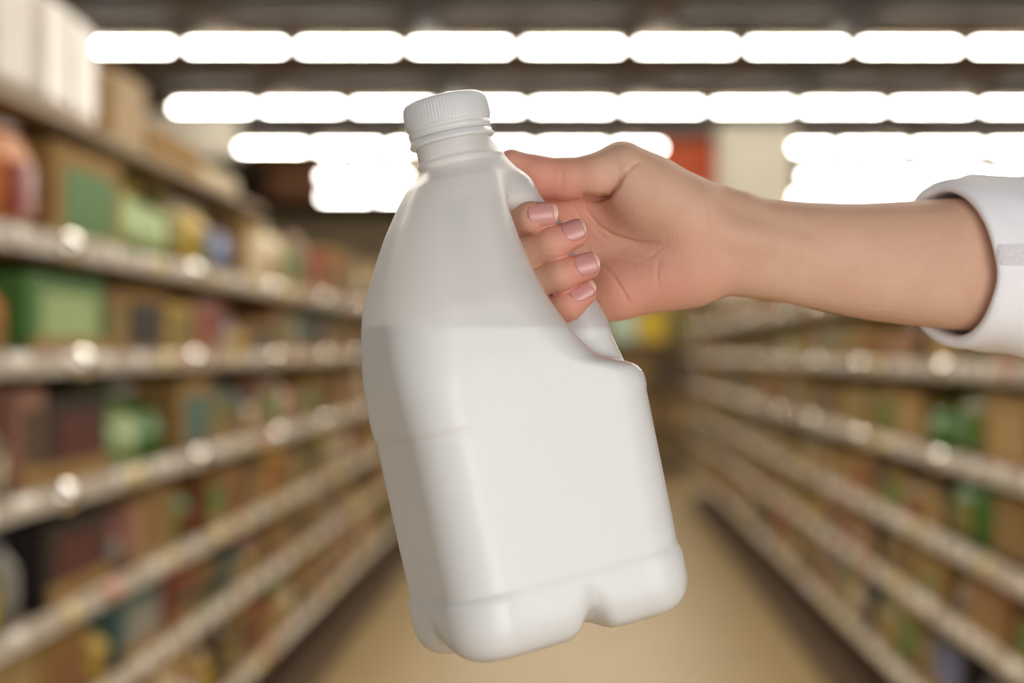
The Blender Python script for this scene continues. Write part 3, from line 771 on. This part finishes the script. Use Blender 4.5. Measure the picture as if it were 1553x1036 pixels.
# fingernails
M_nail = mat('nail', srgb(206, 142, 134), 0.3, noise=.03, Subsurface_Weight=.1)
M_tip = mat('nail_edge', srgb(214, 172, 152), 0.35)
def nail(pts, up, t_base, t_tip, wide, edge=.0014):
    """a curved nail riding on the last joint: from t_base to t_tip metres along the finger about the last centre"""
    a, ra = pts[-2]; b, rb = pts[-1]
    ax = (b - a) / np.linalg.norm(b - a); up = np.asarray(up, float); up = up - ax * (up @ ax); up /= np.linalg.norm(up)
    sd = np.cross(ax, up); nv = 13
    ts = np.linspace(t_base, min(t_tip, .35 * rb * mm), 12)
    hs = []
    for t in ts:
        p = (b + ax * t + up * .014)[None]
        for _ in range(30): p = p - up * np.maximum(f_fing(p, pts), 0)[:, None] * .95
        hs.append((p[0] - b) @ up)
    co = np.polyfit(ts, hs, 2)
    R = max(rb * mm * 1.12, wide * 1.12)
    def build(name, t0, t1, m, parent, lift, th):
        nu = 13; top = []
        for i in range(nu):
            t = t0 + (t1 - t0) * i / (nu - 1); s = 2 * (t - t_base) / (t_tip - t_base) - 1
            wd = wide * max(.04, 1 - abs(s) ** (3.2 if s > 0 else 4.5)) ** .5
            for j in range(nv):
                u = -1 + 2 * j / (nv - 1); y = u * wd
                top.append(b + ax * t + sd * y + up * (np.polyval(co, t) - (R - math.sqrt(R * R - y * y)) + lift))
        P3 = np.array(top); n0 = len(P3); Vn = np.concatenate([P3, P3 - up * th]); Fn = []
        for i in range(nu - 1):
            for j in range(nv - 1):
                q = (i * nv + j, i * nv + j + 1, i * nv + nv + j + 1, i * nv + nv + j); Fn.append(q); Fn.append(tuple(k + n0 for k in reversed(q)))
        ring = list(range(nv)) + [i * nv + nv - 1 for i in range(1, nu)] + [(nu - 1) * nv + j for j in range(nv - 2, -1, -1)] + [i * nv for i in range(nu - 2, 0, -1)]
        for x, y in zip(ring, ring[1:] + ring[:1]): Fn.append((y, x, x + n0, y + n0))
        return link(name, new_mesh(name, Vn, Fn, True), m, parent)
    n_ = build('fingernail', t_base, t_tip - edge, M_nail, person, .0003, .0012)
    build('nail_edge', t_tip - edge, t_tip, M_tip, n_, .0003, .0006)
def f_fing(p, pts): return chain(p, pts, .0035)
nail(FING['index'], (.05, -1, .12), -.0085, .0062, .0058, .0022)
nail(FING['middle'], (.25, -.9, .50), -.0058, .0058, .0056)
nail(FING['ring'], (.25, -.95, .30), -.0062, .0060, .0057, .0016)
nail(FING['pinky'], (.1, -.9, .50), -.0068, .0066, .0047, .0020)

# ------------------------------------------------------------------ rolled sleeve
M_cloth = mat('white_cotton', srgb(236, 234, 236), 0.85, noise=.012, nscale=60, bump=.25, bscale=900)
M_seam = mat('seam_knit', srgb(224, 220, 222), 0.9, noise=.08, nscale=700, bump=.6, bscale=1200)
def sleeve(name, t_of, layers, n_phi=120, n_t=40, close=True, m=M_cloth, parent=person, phi_rng=None):
    """tube about the forearm axis; t_of(phi) gives the px column of the hem, layers = [(radial offset profile)]"""
    xs = np.array([a[0] for a in ARM], float); ys = np.array([a[1] for a in ARM], float); ds = np.array([a[2] for a in ARM]); H = np.array([a[3] for a in ARM]) * mm; T = np.array([a[4] for a in ARM]) * mm
    Vs, Fs = [], []
    ph = np.linspace(0, 2 * math.pi, n_phi, endpoint=False) if phi_rng is None else np.linspace(*phi_rng, n_phi)
    prof = layers
    for dt, dr in prof:
        for f in ph:
            x = t_of(f) + dt
            c = P(x, np.interp(x, xs, ys), np.interp(x, xs, ds))
            h, t = np.interp(x, xs, H), np.interp(x, xs, T)
            dirv = np.array([0, -math.sin(f), math.cos(f)])
            wr = 1.3 * .0012 * math.sin(3 * f + dt * .035 + .6) + .0008 * math.sin(7 * f - dt * .06) + .0006 * math.sin(dt * .15 + 2 * f)
            w2 = min(1, max(0, dt / 60.0))
            Vs.append(c + np.array([0, -math.sin(f) * (t + dr), math.cos(f) * (h + dr)]) + dirv * wr * w2)
    n = n_phi
    for k in range(len(prof) - 1):
        for i in range(n if phi_rng is None else n - 1):
            j = (i + 1) % n; Fs.append((k * n + i, k * n + n + i, k * n + n + j, k * n + j))
    if close and phi_rng is None:
        Fs.append(tuple(range((len(prof) - 1) * n, len(prof) * n)))
    return link(name, new_mesh(name, Vs, Fs, True), m, parent)
def hem(f):
    v = 1432 + 50 * math.sin(f) - 10 * math.cos(f)
    if math.sin(f) > 0: v += 4 * math.exp(-((f - 1.75) / .25) ** 2)
    return v
cuff_prof = [(120, .0030), (60, .0030), (20, .0030), (4, .0034), (0, .0045), (-1.5, .0062), (-1, .0082), (3, .0096), (12, .0102), (30, .0105), (55, .0108), (80, .0112), (110, .0118), (128, .0118), (131, .0108), (130, .0085), (140, .0080), (170, .0090), (210, .0100), (280, .0110), (400, .0120)]
slv = sleeve('sleeve', hem, cuff_prof)
slv['label'] = 'white cotton sleeve rolled into a cuff'
sleeve('sleeve_seam', lambda f: hem(math.pi / 2), [(-1, .0094), (2, .0108), (12, .0116), (40, .0120), (80, .0124), (110, .0130), (126, .0128)], n_phi=8, parent=slv, m=M_seam, phi_rng=(1.40, 1.62), close=False)
